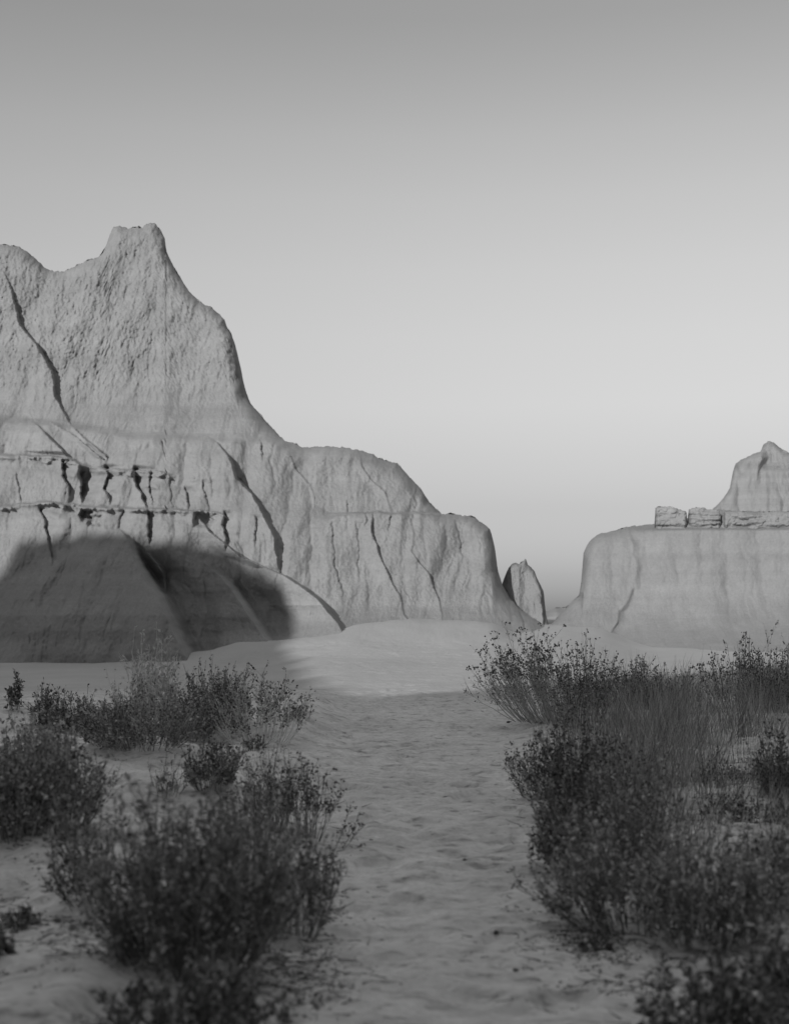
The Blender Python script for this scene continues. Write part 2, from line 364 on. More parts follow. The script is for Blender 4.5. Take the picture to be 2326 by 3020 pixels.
def YL(px, py):
    Y = YL_base(px, py)
    n = 4.0 * fbm(px / 60.0, 2.0, 0.0, 3)
    l2 = ip(px, LG2) + n * 1.3; l3 = ip(px, LG3) + n * 1.4
    # cap-rock lips (hard beds that overhang)
    lipn = 0.6 + 0.8 * pn(px / 33.0, 1.1, 0.0) + 0.5 * pn(px / 12.0, 1.1, 4.0)
    for l, wgt, th in ((l2, 1 - ss(560, 700, px), 20), (l3, (1 - ss(600, 700, px)) , 14)):
        strat = 0.6 + 0.4 * np.sin(py / 3.1 + 2 * pn(px / 40., py / 20., 0))
        blk = np.round(2.2 * pn(px / 42., py / 60., 2.0) + pn(px / 20., py / 9., 7.) * .4) * .11
        Y = Y - wgt * (0.22 * np.clip(lipn, 0.1, 1.5) * strat + np.maximum(0, blk)) * tongue(px, py, -5000, 5000, l, l + th * (0.8 + .7 * pn(px / 25., 3, 3)), 2.5)
        Y = Y + wgt * .10 * tongue(px, py, -5000, 5000, l + th, l + th + 22, 10)
    # upper left shoulder in front of the main wall
    Y = ridge(Y, YL_base, px, py, [(10, 800, .05), (30, 856, .30), (59, 957, .50), (107, 1016, .62), (149, 1093, .55), (160, 1165, .40), (202, 1242, .25), (214, 1255, .05)], .0012, .09, .06, 5, 1.0)
    Y = ridge(Y, YL_base, px, py, [(95, 1240, .1), (130, 1275, .5), (185, 1330, .6), (200, 1345, .2)], .004, .09, .06, 4, 2.0)
    Y = ridge(Y, YL_base, px, py, [(150, 1245, .1), (225, 1290, .25), (300, 1350, .25), (310, 1358, .1)], .012, .09, .05, 4, 2.5)
    Y = ridge(Y, YL_base, px, py, [(215, 1258, .1), (255, 1300, .3), (312, 1342, .25), (318, 1350, .1)], .014, .09, .05, 4, 3.0)
    # spur C
    Y = ridge(Y, YL_base, px, py, [(612, 1288, .05), (640, 1305, .25), (669, 1339, .65), (695, 1409, .85), (744, 1462, .75), (776, 1521, .75), (803, 1585, .55), (818, 1655, .25), (826, 1690, .1)], .0016, .10, .06, 6, 4.0)
    # spur D and companions
    Y = ridge(Y, YL_base, px, py, [(1097, 1510, .05), (1095, 1528, .30), (1092, 1555, .30), (1112, 1614, .30), (1128, 1662, .22), (1155, 1721, .20), (1182, 1764, .12), (1192, 1812, .18), (1215, 1850, .1)], .0022, .08, .05, 4, 5.0)
    Y = ridge(Y, YL_base, px, py, [(1216, 1545, .03), (1216, 1625, .10), (1232, 1655, .2), (1267, 1700, .22), (1294, 1774, .18), (1315, 1855, .08)], .0016, .08, .05, 4, 6.0)
    Y = ridge(Y, YL_base, px, py, [(1062, 1340, .02), (1068, 1375, .15), (1095, 1420, .10), (1135, 1450, .12), (1152, 1505, .05)], .0030, .05, .05, 4, 7.0)
    Y = ridge(Y, YL_base, px, py, [(855, 1340, .05), (870, 1380, .14), (915, 1430, .08), (928, 1470, .08), (925, 1500, .02)], .003, .05, .05, 4, 8.0)
    # spur B: long buttress that comes down to the wash
    Y = ridge(Y, YL_base, px, py, [(575, 1510, .15), (615, 1570, .50), (669, 1609, .60), (711, 1640, .5), (750, 1660, .38), (792, 1677, .35), (835, 1697, .8), (900, 1740, 1.35), (950, 1785, 1.5), (992, 1832, 1.0), (1008, 1862, .8), (1012, 1900, .6)], .0062, .10, .08, 5, 9.0)
    Y = ridge(Y, YL_base, px, py, [(600, 1655, .1), (650, 1700, .5), (680, 1735, .8), (733, 1820, 1.2), (785, 1890, 1.3), (815, 1940, 1.3), (835, 2000, 1.2)], .0075, .035, .12, 4, 10.0)
    # spur A: the big shaded toe on the left
    Y = ridge(Y, YL_base, px, py, [(350, 1560, .1), (366, 1580, .5), (396, 1655, 1.15), (428, 1708, 1.6), (471, 1767, 2.1), (486, 1815, 2.3), (508, 1860, 2.3), (540, 1930, 2.0), (575, 1990, 1.6)], .0035, .045, .14, 6, 11.0)
    Y = ridge(Y, YL_base, px, py, [(440, 1630, .1), (462, 1660, .4), (482, 1690, .5), (486, 1706, .3)], .012, .05, .12, 4, 12.0)
    # hollowed gully floors beside the shaded toes
    Y = Y + crack(px, py, [(395, 1580, .5), (425, 1655, .8), (458, 1708, 1.), (500, 1767, 1.1), (516, 1815, 1), (540, 1860, 1), (575, 1930, 1)], 36, 1.25, 5, 31, 130.0, 1.9) * (1 - ss(560, 760, px))
    Y = Y + crack(px, py, [(650, 1680, .4), (690, 1712, .8), (715, 1745, 1), (765, 1825, 1.1), (810, 1890, 1)], 22, .65, 4, 32, 110.0, 2.2)
    # dark clefts between the cap rocks
    for pts, wd, dp, sd in (
        ([(184, 1360), (190, 1400), (200, 1440), (205, 1465)], 8, .45, 1), ([(236, 1382), (240, 1420), (246, 1466)], 17, .95, 2),
        ([(312, 1376), (320, 1400), (310, 1440), (326, 1472)], 9, .42, 3), ([(398, 1380), (404, 1430), (432, 1484)], 12, .62, 4),
        ([(446, 1390), (441, 1440), (452, 1482)], 5, .28, 5), ([(545, 1440), (552, 1470), (560, 1495)], 6, .30, 6),
        ([(116, 1498), (130, 1530), (142, 1590), (156, 1650)], 7, .30, 7), ([(440, 1503), (437, 1540), (444, 1594)], 6, .42, 8),
        ([(662, 1512), (660, 1545), (668, 1610)], 9, .45, 9), ([(750, 1525), (756, 1560), (752, 1600)], 5, .25, 10),
        ([(1078, 1518), (1076, 1545)], 4, .2, 11), ([(1535, 1805), (1548, 1835), (1546, 1868)], 4, .2, 12), ([(1225, 1440), (1226, 1490)], 4, .15, 13),
        ([(770, 1300), (772, 1345)], 5, .22, 14), ([(1022, 1480), (1024, 1510)], 3, .15, 15), ([(480, 1300), (486, 1340)], 6, .16, 16),
        ([(500, 1400), (506, 1490)], 5, .14, 17), ([(600, 1420), (612, 1500)], 5, .16, 18), ([(360, 1500), (352, 1560)], 5, .14, 19), ([(50, 1400), (58, 1480)], 5, .12, 20),
        ([(1150, 1520), (1146, 1560)], 5, .18, 21), ([(1350, 1540), (1362, 1640)], 7, .14, 22), ([(980, 1540), (985, 1640), (1010, 1760)], 8, .13, 23), ([(1050, 1540), (1060, 1700)], 6, .13, 24)):
        Y = Y + crack(px, py, pts, wd, dp * .9, 6, sd)
    # hollows broken out under the lower cap bed
    wx = px + 8 * pn(px / 14., py / 14., 1); wy = py + 6 * pn(px / 14., py / 14., 5)
    Y = Y + .5 * tongue(wx, wy, 238, 272, 1503, 1534, 6) + .3 * tongue(wx, wy, 262, 300, 1522, 1548, 6) + .35 * tongue(wx, wy, 190, 228, 1490, 1508, 4)
    Y = Y + .4 * tongue(wx, wy, 572, 618 + (py - 1512) * .2, 1512, 1552, 6)
    up = ss(1190, 1080, py) * 1.0 + 0.25
    return rough_all(px, py, Y, up)
pxl = np.concatenate([np.arange(-900, -60, 12.0), np.arange(-60, 1705, 2.8)])
left, AL = shell("butte", SIL_L, pxl, 460, YL, 2060, 14.0, srough=3.6)
left['kind'] = 'structure'

# ---- right butte
SIL_R = [(1560, 1905), (1600, 1868), (1625, 1842), (1655, 1808), (1675, 1786), (1686, 1773), (1700, 1763), (1708, 1756), (1713, 1720), (1716, 1690), (1719, 1635), (1730, 1608), (1752, 1581),
    (1774, 1572), (1829, 1561), (1851, 1552), (1928, 1545), (1960, 1540), (2060, 1520), (2110, 1503), (2170, 1507), (2326, 1509), (2420, 1502), (2600, 1520), (2900, 1500), (3300, 1560)]
def YR_base(px, py):
    Y = ip(px, [(1560, 44), (1700, 42), (1870, 41.0), (2100, 40.3), (2326, 40), (2700, 40), (3300, 42)])
    Y = Y + (1990 - py) * .0058 + -.006 * np.maximum(0, py - 1760) - .0001 * np.maximum(0, py - 1790) ** 2 + .06 * ss(1650, 1630, py)
    Y = Y + 0.5 * ss(1565, 1552, py) * ss(1830, 1900, px)
    return Y
def YR(px, py):
    Y = YR_base(px, py)
    Y = ridge(Y, YR_base, px, py, [(1855, 1560, .1), (1862, 1600, .28), (1866, 1640, .25), (1880, 1668, .15), (1870, 1720, .25), (1852, 1762, .3), (1826, 1806, .4), (1822, 1833, .4), (1800, 1870, .4), (1780, 1920, .3)], .0010, .014, .18, 5, 21.0)
    Y = Y + crack(px, py, [(1826, 1800), (1823, 1833), (1808, 1861)], 5, .12, 3, 22)
    Y = Y - 0.22 * tongue(px, py, 2110, 4000, 1505, 1522 + 6 * pn(px / 30., 0, 0), 3) * (0.6 + 1.2 * np.round(2 * pn(px / 24., py / 16., 2)) * .5 + .5 * pn(px / 9., py / 6., 4))
    Y = Y - 0.20 * tongue(px, py, 1940, 4000, 1548, 1556, 2.5) * (0.6 + .8 * pn(px / 38., py / 8., 2))
    up = 0.22 + .35 * ss(1600, 1540, py)
    return rough_all(px, py, Y, up, 0.55)
pxr = np.concatenate([np.arange(1560, 2400, 3.2), np.arange(2400, 3300, 14.0)])
right, AR = shell("butte", SIL_R, pxr, 230, YR, 2060, 14.0, curl=(34, 1.1), srough=2.2)
right['kind'] = 'structure'

# cap rocks of the right butte (parts of it)
for sil_, off, sd in (
    ([(2131, 1585), (2132, 1530), (2134, 1508), (2180, 1506), (2210, 1511), (2250, 1510), (2290, 1507), (2326, 1509), (2420, 1503), (2600, 1521), (2640, 1585)], .14, 9.0),
    ([(1929, 1585), (1931, 1520), (1930, 1503), (1937, 1496), (1955, 1494), (1973, 1493), (1988, 1497), (2000, 1503), (2012, 1504), (2024, 1508), (2026, 1530), (2027, 1585)], .26, 1.0),
    ([(2029, 1585), (2030, 1520), (2029, 1502), (2040, 1498), (2071, 1496), (2080, 1499), (2083, 1502), (2100, 1501), (2112, 1502), (2122, 1506), (2126, 1530), (2128, 1585)], .20, 5.0)):
    def YC(px, py, off=off, sd=sd, x0=sil_[0][0], x1=sil_[-1][0]):
        Y = YR_base(px, np.full_like(py, 1556.0)) - off * .55 + (1556 - py) * .001
        e = np.minimum((px - x0) / 10.0, (x1 - px) / 10.0); Y = Y + .12 * (1 - np.clip(e, 0, 1)) ** 2
        X = (px - CX) * Y / F; Z = (HOR - py) * Y / F
        n = fbm(X * 1.6, sd, Z * 2.0, 3)
        Y = Y + .16 * np.round(n * 2.5) / 2.5 + .05 * np.sin(Z * 34 + 4 * pn(X * 1.5, sd, Z)) * ss(-.3, .3, pn(X, sd + 2, Z)) + .03 * fbm(X * 8, sd, Z * 8, 3)
        return Y + .12 * ss(1546, 1558, py + 3 * pn(px / 12., sd, 0))
    c_, _ = shell("cap_rock", sil_, np.arange(sil_[0][0], sil_[-1][0] + .1, 1.6), 46, YC, 1578, 2.6, curl=(11, .3), srough=2.6, parent=right, mat=M_CAP, top_drop=.02)

# ---- far peak behind the right butte
SIL_H = [(2040, 1560), (2102, 1499), (2132, 1470), (2151, 1440), (2157, 1410), (2160, 1393), (2168, 1368), (2187, 1355), (2215, 1341), (2242, 1331), (2250, 1312), (2264, 1302), (2281, 1305),
    (2308, 1327), (2326, 1336), (2370, 1330), (2420, 1350), (2470, 1400), (2520, 1470), (2600, 1540)]
def YH(px, py):
    Y = 66 + (1990 - py) * .010 + .5 * ss(1392, 1378, py) + np.abs(px - 2300) * .0016
    Y = Y - .35 * tongue(px, py, 2100, 2600, 1366, 1384, 4) * (.6 + pn(px / 30., py / 6., 1))
    Y = ridge(Y, lambda a, b: 66 + (1990 - b) * .010, px, py, [(2238, 1320, .2), (2246, 1350, .5), (2236, 1372, .3), (2232, 1400, .1)], .004, .05, .1, 4, 31.0)
    return rough_all(px, py, Y, .3 + .5 * ss(1400, 1380, py), 1.1)
peak, _ = shell("butte", SIL_H, np.arange(2040, 2600, 3.0), 200, YH, 1990, 14.0, curl=(18, 1.0), srough=2.6, mat=M_ROCKD)
peak['kind'] = 'structure'

# ---- low ridge seen through the gap
SIL_G = [(1300, 1830), (1450, 1815), (1560, 1806), (1615, 1801), (1637, 1793), (1664, 1792), (1690, 1784), (1740, 1770), (1850, 1790), (2000, 1830)]
far_r, _ = shell("hill", SIL_G, np.arange(1300, 2000, 5.0), 60, lambda px, py: rough_all(px, py, 105 + (1840 - py) * .05, .6, 2.0), 1860, 30, curl=(20, 3), srough=1.6, mat=M_ROCKD)
far_r['kind'] = 'structure'

# ---- spire in the gap
SIL_S = [(1440, 1850), (1468, 1760), (1483, 1715), (1492, 1690), (1499, 1674), (1510, 1665), (1522, 1661), (1530, 1664), (1541, 1655), (1549, 1645), (1556, 1664), (1576, 1685), (1590, 1718), (1603, 1745), (1606, 1778), (1610, 1815), (1620, 1850)]
def YS(px, py):
    Y = 41.95 + (1850 - py) * .005 + np.abs(px - 1530) * .004
    Y = Y + .5 * tongue(px, py, 1541 + (py - 1690) * .35, 1547 + (py - 1690) * .35, 1690, 1708, 3)
    Y = ridge(Y, lambda a, b: 41.95 + (1850 - b) * .005 + .2, px, py, [(1568, 1680, .1), (1580, 1705, .3), (1592, 1740, .3), (1598, 1790, .2)], .004, .05, .1, 4, 41.0)
    return rough_all(px, py, Y, .5, 1.0)
spire, _ = shell("rock_spire", SIL_S, np.arange(1440, 1621, 2.0), 110, YS, 1885, 2.5, curl=(12, .5), srough=3.2)
spire['label'] = "narrow pointed rock spire standing in the gap between the two buttes"; spire['category'] = "rock spire"

# ---- the butte behind the camera that shades the foreground and the foot of the left massif
def shadow_pt(px, py, Y=None):
    if Y is None:
        Y = EYE * F / (py - HOR)
        for _ in range(6): Y = (EYE - float(gz((px - CX) * Y / F, Y, False))) * F / (py - HOR)
    else: Y = float(YL(np.array([[float(px)]]), np.array([[float(py)]]))[0, 0])
    p = world(px, py, Y); return p
WD = 26.0
wall_pts = []
for px, py, onwall in ((0, 1700, 1), (45, 1615, 1), (90, 1590, 1), (250, 1580, 1), (400, 1588, 1), (520, 1600, 1), (620, 1605, 1), (700, 1655, 1), (790, 1690, 1), (830, 1730, 1), (855, 1800, 1), (868, 1880, 1), (872, 1925, 1),
                       (900, 2000, 0), (1000, 2040, 0), (1100, 2055, 0), (1300, 2045, 0), (1450, 2030, 0)):
    p = shadow_pt(px, py, 1 if onwall else None)
    s = p[0] * WH[0] + p[1] * WH[1]; t = p[0] * DH[0] + p[1] * DH[1] + WD
    wall_pts.append((float(s), float(p[2] + TE * t)))
wall_pts.sort()
print("WALL", [(round(a, 1), round(b, 1)) for a, b in wall_pts])
s0, s1 = wall_pts[0][0], wall_pts[-1][0]
prof = [(s0 - 45, 6), (s0 - 6, 10), (s0 - 1.5, wall_pts[0][1] - 4.5)] + wall_pts + [(s1 + 1.5, wall_pts[-1][1] + 1.2), (s1 + 3, 17), (s1 + 5, 18.5), (s1 + 8, 24), (s1 + 11, 30), (s1 + 15, 40), (s1 + 30, 42), (s1 + 45, 26), (s1 + 60, 8)]
sv = np.linspace(prof[0][0], prof[-1][0], 1500)
hv = np.interp(sv, [p[0] for p in prof], [p[1] for p in prof]) + .22 * fbm(sv * 1.4, 2.0, 7.0, 4, .6)
rows = []
for u in np.linspace(-1, 1, 61):          # across the ridge, -1 = side facing the view
    a = abs(u)
    off = (u * (7 if u < 0 else 22))
    z = hv * (1 - a ** 1.6) - 1.0 * a
    nx = fbm(sv * .3, off * .3, z * .2, 4) * .8 * a
    cx_ = -DH[0] * (WD + off - nx) + WH[0] * sv; cy_ = -DH[1] * (WD + off - nx) + WH[1] * sv
    rows.append(np.stack([cx_, cy_, z], -1))
A = np.array(rows)
behind = add_mesh("butte", A.reshape(-1, 3), grid_faces(A.shape[0], A.shape[1]), M_ROCK)
behind['kind'] = 'structure'
# unseen spur added close behind the camera to darken the near ground
sx = np.linspace(-7, 34, 160); rows = []
hx = 21.0 * ss(-7.5, -3, sx) * (1 - .5 * ss(24, 34, sx)) + 1.0 * fbm(sx * .5, 3.0, 1.0, 4)
for u in np.linspace(-1, 1, 50):
    a = abs(u); yy = -7.0 + (-u) * 4.6 if u < 0 else -7.0 - u * 16.0
    zz = hx * (1 - a ** 2.6) - 1.2 * a
    rows.append(np.stack([sx, yy + .6 * a * fbm(sx * .6, zz * .3, 4.0, 3), zz], -1))
A = np.array(rows)
spur = add_mesh("butte", A.reshape(-1, 3), grid_faces(A.shape[0], A.shape[1]), M_ROCK); spur['kind'] = 'structure'

exec_plants = True
# ------------------------------------------------------------------ plants
def unit(v): return v / (np.linalg.norm(v, axis=-1, keepdims=True) + 1e-9)
def tubes(P, r):
    """P (n, k, 3) centre lines, r (n, k) radii -> 3-sided tubes"""
    n, k, _ = P.shape
    T = np.gradient(P, axis=1); T = unit(T)
    ref = np.zeros_like(T); ref[..., 0] = 1; ref[..., 1] = .3
    A_ = unit(np.cross(T, ref)); B_ = np.cross(T, A_)
    ang = np.array([0, 2.094, 4.189])
    V = P[:, :, None] + r[:, :, None, None] * (np.cos(ang)[None, None, :, None] * A_[:, :, None] + np.sin(ang)[None, None, :, None] * B_[:, :, None])
    V = V.reshape(-1, 3)
    base = (np.arange(n) * k * 3)[:, None, None] + (np.arange(k - 1) * 3)[None, :, None]
    j = np.arange(3)[None, None]; j2 = (j + 1) % 3
    Fq = np.stack(np.broadcast_arrays(base + j, base + j2, base + 3 + j2, base + 3 + j), -1).reshape(-1, 4)
    return V, Fq
def leaves(P, D, ln, wd, rng):
    """folded lance-shaped leaves at P pointing along D"""
    n = len(P)
    side = unit(np.cross(D, rng.normal(size=(n, 3)))); up = np.cross(D, side)
    ln = ln[:, None]; wd = wd[:, None]
    a = P; m1 = P + D * ln * .5 + side * wd + up * wd * .35; m2 = P + D * ln * .5 - side * wd + up * wd * .35; tpt = P + D * ln + up * -wd * .4
    V = np.stack([a, m1, tpt, m2], 1).reshape(-1, 3)
    return V, (np.arange(n)[:, None] * 4 + np.arange(4)[None])
def balls(P, r, rng):
    """small knobbly octahedra"""
    n = len(P)
    d = np.array([(1,0,0),(0,1,0),(-1,0,0),(0,-1,0),(0,0,1.2),(0,0,-.9)], float)
    V = P[:, None] + d[None] * r[:, None, None] * rng.uniform(.7, 1.3, (n, 6, 1)); V = V.reshape(-1, 3)
    f = np.array([(0,1,4),(1,2,4),(2,3,4),(3,0,4),(1,0,5),(2,1,5),(3,2,5),(0,3,5)])
    return V, (np.arange(n)[:, None, None] * 6 + f[None]).reshape(-1, 3)
def curve(base, dirs, length, k, rng, curl_=.25, droop=0.0):
    n = len(base); t = np.linspace(0, 1, k)[None, :, None]
    bend = rng.normal(size=(n, 1, 3)) * .10; up = np.array([0, 0, 1.0])
    d = dirs[:, None] + (up * curl_ + bend) * t
    P = base[:, None] + d * t * length[:, None, None]
    P = P + rng.normal(size=(n, k, 3)) * length[:, None, None] * .012 * t
    P[..., 2] -= droop * (t[..., 0] ** 2) * length[:, None]
    return P
def at(px, pyb):
    Y = EYE * F / (pyb - HOR)
    for _ in range(8): Y = (EYE - float(gz((px - CX) * Y / F, Y, False))) * F / (pyb - HOR)
    return (px - CX) * Y / F, Y
SHRUBS = 0
def shrub(px, pyb, pyt, wpx, label, kind='brush', n=90, nb=7, lpb=12, leaf=.020, seed=0, lean=(0, 0), spread=1.0, stem=M_STEM, leafm=M_LEAF, heads=0, headr=.008, group="scrub bushes beside the path", name="shrub", cat="shrub", depth=1.0, low=.14, hup=None, bspread=.62):
    x, y = at(px, pyb); h = (pyb - pyt) * y / F; r = wpx * .47 * y / F
    z = float(gz(x, y)) - .02
    rng = np.random.RandomState(seed + 100)
    e = bpy.data.objects.new(name, None); C.objects.link(e); e.location = (x, y, z); e.empty_display_size = .2
    e['label'] = label; e['category'] = cat; e['group'] = 'scrub bushes left of the path' if px < 1200 else 'scrub bushes right of the path'
    # stems
    n = int(n * .75) if n > 40 else n
    a = rng.uniform(0, 2 * math.pi, n); q = np.sqrt(rng.uniform(0, 1, n))
    bx = np.stack([np.cos(a) * q * r * bspread, np.sin(a) * q * r * bspread * depth, np.zeros(n)], -1)
    tip = np.stack([np.cos(a) * q * r * spread, np.sin(a) * q * r * spread * depth, h * .92 * (rng.uniform(.5, 1.0, n)) * (1 - .5 * q ** 2.2)], -1)
    tip[:, 0] += lean[0] * h; tip[:, 1] += lean[1] * h
    tip[:, :2] += rng.normal(size=(n, 2)) * r * .08
    v = tip - bx; ln = np.linalg.norm(v, axis=1); dr = unit(v)
    out_d = dr.copy(); out_d[:, 2] -= .22; 
    P = curve(bx, unit(out_d), ln, 7, rng, .28)
    sc = h / .8
    rad = np.linspace(.0045, .0014, 7)[None] * rng.uniform(.7, 1.3, (n, 1)) * max(.6, min(1.3, sc)) * (1 + y * .018)
    V1, F1 = tubes(P, rad)
    # branchlets
    m = n * nb; si = np.repeat(np.arange(n), nb); tt = rng.uniform(low, .97, m)
    kf = tt * 6; ki = np.minimum(kf.astype(int), 5); fr = (kf - ki)[:, None]
    b0 = P[si, ki] * (1 - fr) + P[si, ki + 1] * fr
    tang = unit(P[si, ki + 1] - P[si, ki])
    bd = unit(tang + rng.normal(size=(m, 3)) * .42)
    bl = h * rng.uniform(.10, .26, m)
    BP = curve(b0, bd, bl, 4, rng, .3)
    V2, F2 = tubes(BP, np.linspace(.0020, .0008, 4)[None] * rng.uniform(.7, 1.2, (m, 1)) * (1 + y * .022))
    st = add_mesh("stems", np.vstack([V1, V2]), np.vstack([F1, F2 + len(V1)]), stem, e, False)
    # leaves along the branchlets
    if lpb:
        lpb = max(2, int(lpb * .6)); leaf = leaf * 1.35
        c = m * lpb; bi = np.repeat(np.arange(m), lpb); t2 = (rng.uniform(0, 1, c) ** .6) * .999 * 3; k2 = np.minimum(t2.astype(int), 2); f2 = (t2 - k2)[:, None]
        lp_ = BP[bi, k2] * (1 - f2) + BP[bi, k2 + 1] * f2
        ld_ = unit(bd[bi] + rng.normal(size=(c, 3)) * .75)
        LL = leaf * rng.uniform(.5, 1.25, c) * (1 + y * .016)
        V3, F3 = leaves(lp_, ld_, LL, LL * rng.uniform(.16, .34, c), rng)
        add_mesh("foliage", V3, F3, leafm, e, False)
    if heads:
        idx = np.arange(m)[BP[:, -1, 2] > h * (hup if hup else .45)]
        idx = idx[rng.uniform(size=len(idx)) < heads]
        hp = np.repeat(BP[idx, -1], 4, 0) + rng.normal(size=(len(idx) * 4, 3)) * headr * 1.7
        V4, F4 = balls(hp, headr * rng.uniform(.5, 1.2, len(hp)), rng)
        add_mesh("seed_heads", V4, F4, M_HEAD, e, False)["kind"] = "stuff"
    return e

#        px  base  top  width
shrub(45, 2112, 2012, 70, "sparse upright stalk clump at the left edge before the shaded cliff foot", n=9, nb=9, lpb=14, leaf=.03, seed=1, leafm=M_LEAF, spread=.8)
shrub(140, 2150, 2008, 110, "thin clump of upright leafy stalks rising behind the dark low bush at far left", n=14, nb=9, lpb=11, leaf=.028, seed=2, spread=1)
shrub(215, 2160, 2050, 210, "low rounded very dark bush in the left back row", n=120, nb=7, lpb=14, leaf=.022, seed=3, leafm=M_LEAF)
shrub(450, 2150, 1905, 200, "tall pale wispy bush whose light tips rise against the shaded cliff", n=75, nb=8, lpb=8, leaf=.03, seed=4, leafm=M_LEAFP, stem=M_STEMP)
shrub(430, 2205, 2040, 330, "wide mid grey bush with a dark base in the left back row", n=150, nb=7, lpb=12, leaf=.022, seed=5, leafm=M_LEAFM)
shrub(640, 2175, 1990, 210, "dark bushy shrub left of the fan shaped one beside the path", n=110, nb=7, lpb=14, leaf=.022, seed=6, leafm=M_LEAF, stem=M_STEM)
shrub(765, 2182, 1998, 300, "fan shaped bush with pale bare lower stems at the left path edge", n=110, nb=7, lpb=9, leaf=.024, seed=7, leafm=M_LEAF, stem=M_STEMP, spread=1.1, low=.5)
shrub(750, 2212, 2162, 70, "tiny dark sprig on the sand below the fan shaped bush", n=18, nb=5, lpb=8, leaf=.02, seed=8, leafm=M_LEAF)
shrub(70, 2345, 2130, 300, "tall grey leafed bush at the left edge behind the blurred ones", n=120, nb=7, lpb=12, leaf=.024, seed=9, leafm=M_LEAFM)
shrub(175, 2440, 2150, 270, "mid grey bush right of the left edge beside the pale sand hollow", n=110, nb=7, lpb=12, leaf=.022, seed=10, leafm=M_LEAFM)
shrub(40, 2555, 2290, 260, "dark soft focus bush low on the left edge above the bare sand", n=110, nb=7, lpb=12, leaf=.022, seed=11, leafm=M_LEAF)
shrub(480, 2345, 2225, 170, "faint thin stalks on the sand behind the big near bush", n=14, nb=5, lpb=6, leaf=.018, seed=12, leafm=M_LEAFM)
shrub(630, 2352, 2205, 180, "small dark rounded bush between the big near bush and the back row", n=80, nb=7, lpb=12, leaf=.02, seed=13, leafm=M_LEAF)
shrub(800, 2440, 2210, 240, "fine twiggy grey bush with sparse leaves at the left of the path", n=70, nb=7, lpb=6, leaf=.018, seed=14, leafm=M_LEAFM, heads=.25, headr=.007)
shrub(900, 2482, 2270, 190, "dry stalks tipped with round dark seed heads at the path edge", n=34, nb=6, lpb=3, leaf=.015, seed=15, leafm=M_LEAF, heads=.7, headr=.008, low=.45)
shrub(985, 2510, 2390, 80, "few leaning seed stalks reaching over the path", n=5, nb=5, lpb=2, leaf=.014, seed=16, leafm=M_LEAF, heads=.8, headr=.008, low=.5, lean=(.35, 0))
shrub(575, 2840, 2350, 640, "largest bush, dark and rounded, soft focus in the left foreground", n=240, nb=8, lpb=11, leaf=.022, seed=17, leafm=M_LEAFM, stem=M_STEM, heads=.12, headr=.007)
shrub(865, 2755, 2440, 240, "twiggy bush with open crown leaning to the path right of the largest bush", n=60, nb=7, lpb=8, leaf=.019, seed=18, leafm=M_LEAF, heads=.15, headr=.006)
shrub(270, 2660, 2360, 220, "open leafy bush at the left flank of the largest bush", n=42, nb=7, lpb=10, leaf=.02, seed=19, leafm=M_LEAF, lean=(-.1, 0))
shrub(560, 3080, 2860, 520, "blurred bush cut by the bottom edge in front of the largest bush", n=90, nb=7, lpb=11, leaf=.024, seed=20, leafm=M_LEAF)
shrub(60, 2742, 2680, 130, "low dark tuft lying on the sand at the left edge", n=28, nb=5, lpb=10, leaf=.018, seed=21, leafm=M_LEAF)
shrub(0, 2822, 2740, 70, "small dark tuft cut by the left edge below the low one", n=22, nb=5, lpb=10, leaf=.018, seed=22, leafm=M_LEAF)
shrub(860, 2990, 2925, 260, "sprawling thin twigs at the bottom left of the path", bspread=.2, n=20, nb=5, lpb=6, leaf=.016, seed=23, leafm=M_LEAF)
shrub(335, 2195, 2062, 210, "dark leafy bush joining the low dark bush and the wide grey one", n=90, nb=7, lpb=12, leaf=.022, seed=24)
shrub(560, 2180, 2035, 170, "bushy dark shrub squeezed between the wide grey bush and the dark one to its right", n=80, nb=7, lpb=12, leaf=.022, seed=25)
shrub(720, 2530, 2290, 260, "loose twiggy bush with seed tips just behind the largest bush", n=44, nb=7, lpb=6, leaf=.02, seed=26, leafm=M_LEAFM, heads=.3, headr=.007)
shrub(940, 2640, 2500, 120, "sparse low sprigs with bare stems at the left path border", n=14, nb=6, lpb=5, leaf=.018, seed=27, heads=.3, headr=.006)
# right of the path
RG = "scrub bushes beside the path"
shrub(1600, 2125, 1890, 300, "pale grey flowering bush at the far right bend of the path", n=150, nb=7, lpb=8, leaf=.022, seed=30, leafm=M_LEAFM, stem=M_STEMP, heads=.5, headr=.014, lean=(-.22, 0), low=.35, hup=.55)
shrub(1720, 2150, 1905, 170, "dark upright bush just right of the pale flowering one", n=80, nb=7, lpb=10, leaf=.022, seed=31, leafm=M_LEAF, heads=.4, headr=.013)
shrub(1850, 2085, 1945, 300, "darkest low spiky bush at the back behind the tall grass", n=190, nb=7, lpb=10, leaf=.026, seed=32, leafm=M_LEAF)
shrub(2010, 2075, 1960, 170, "grey low bush in the back row left of the tall leafy one", n=70, nb=6, lpb=8, leaf=.022, seed=33, leafm=M_LEAFM)
shrub(2190, 2100, 1892, 260, "tall leafy bush with dark flower heads in the right back row", n=110, nb=7, lpb=9, leaf=.024, seed=34, leafm=M_LEAFM, heads=.5, headr=.014)
shrub(2330, 2110, 1905, 200, "tall bush cut by the right edge in the back row", n=80, nb=7, lpb=9, leaf=.024, seed=35, leafm=M_LEAFM, heads=.4, headr=.014)
shrub(1570, 2355, 2175, 110, "thin seed tipped stalks at the right path edge", n=26, nb=6, lpb=5, leaf=.018, seed=36, leafm=M_LEAF, heads=.5, headr=.009, lean=(-.15, 0))
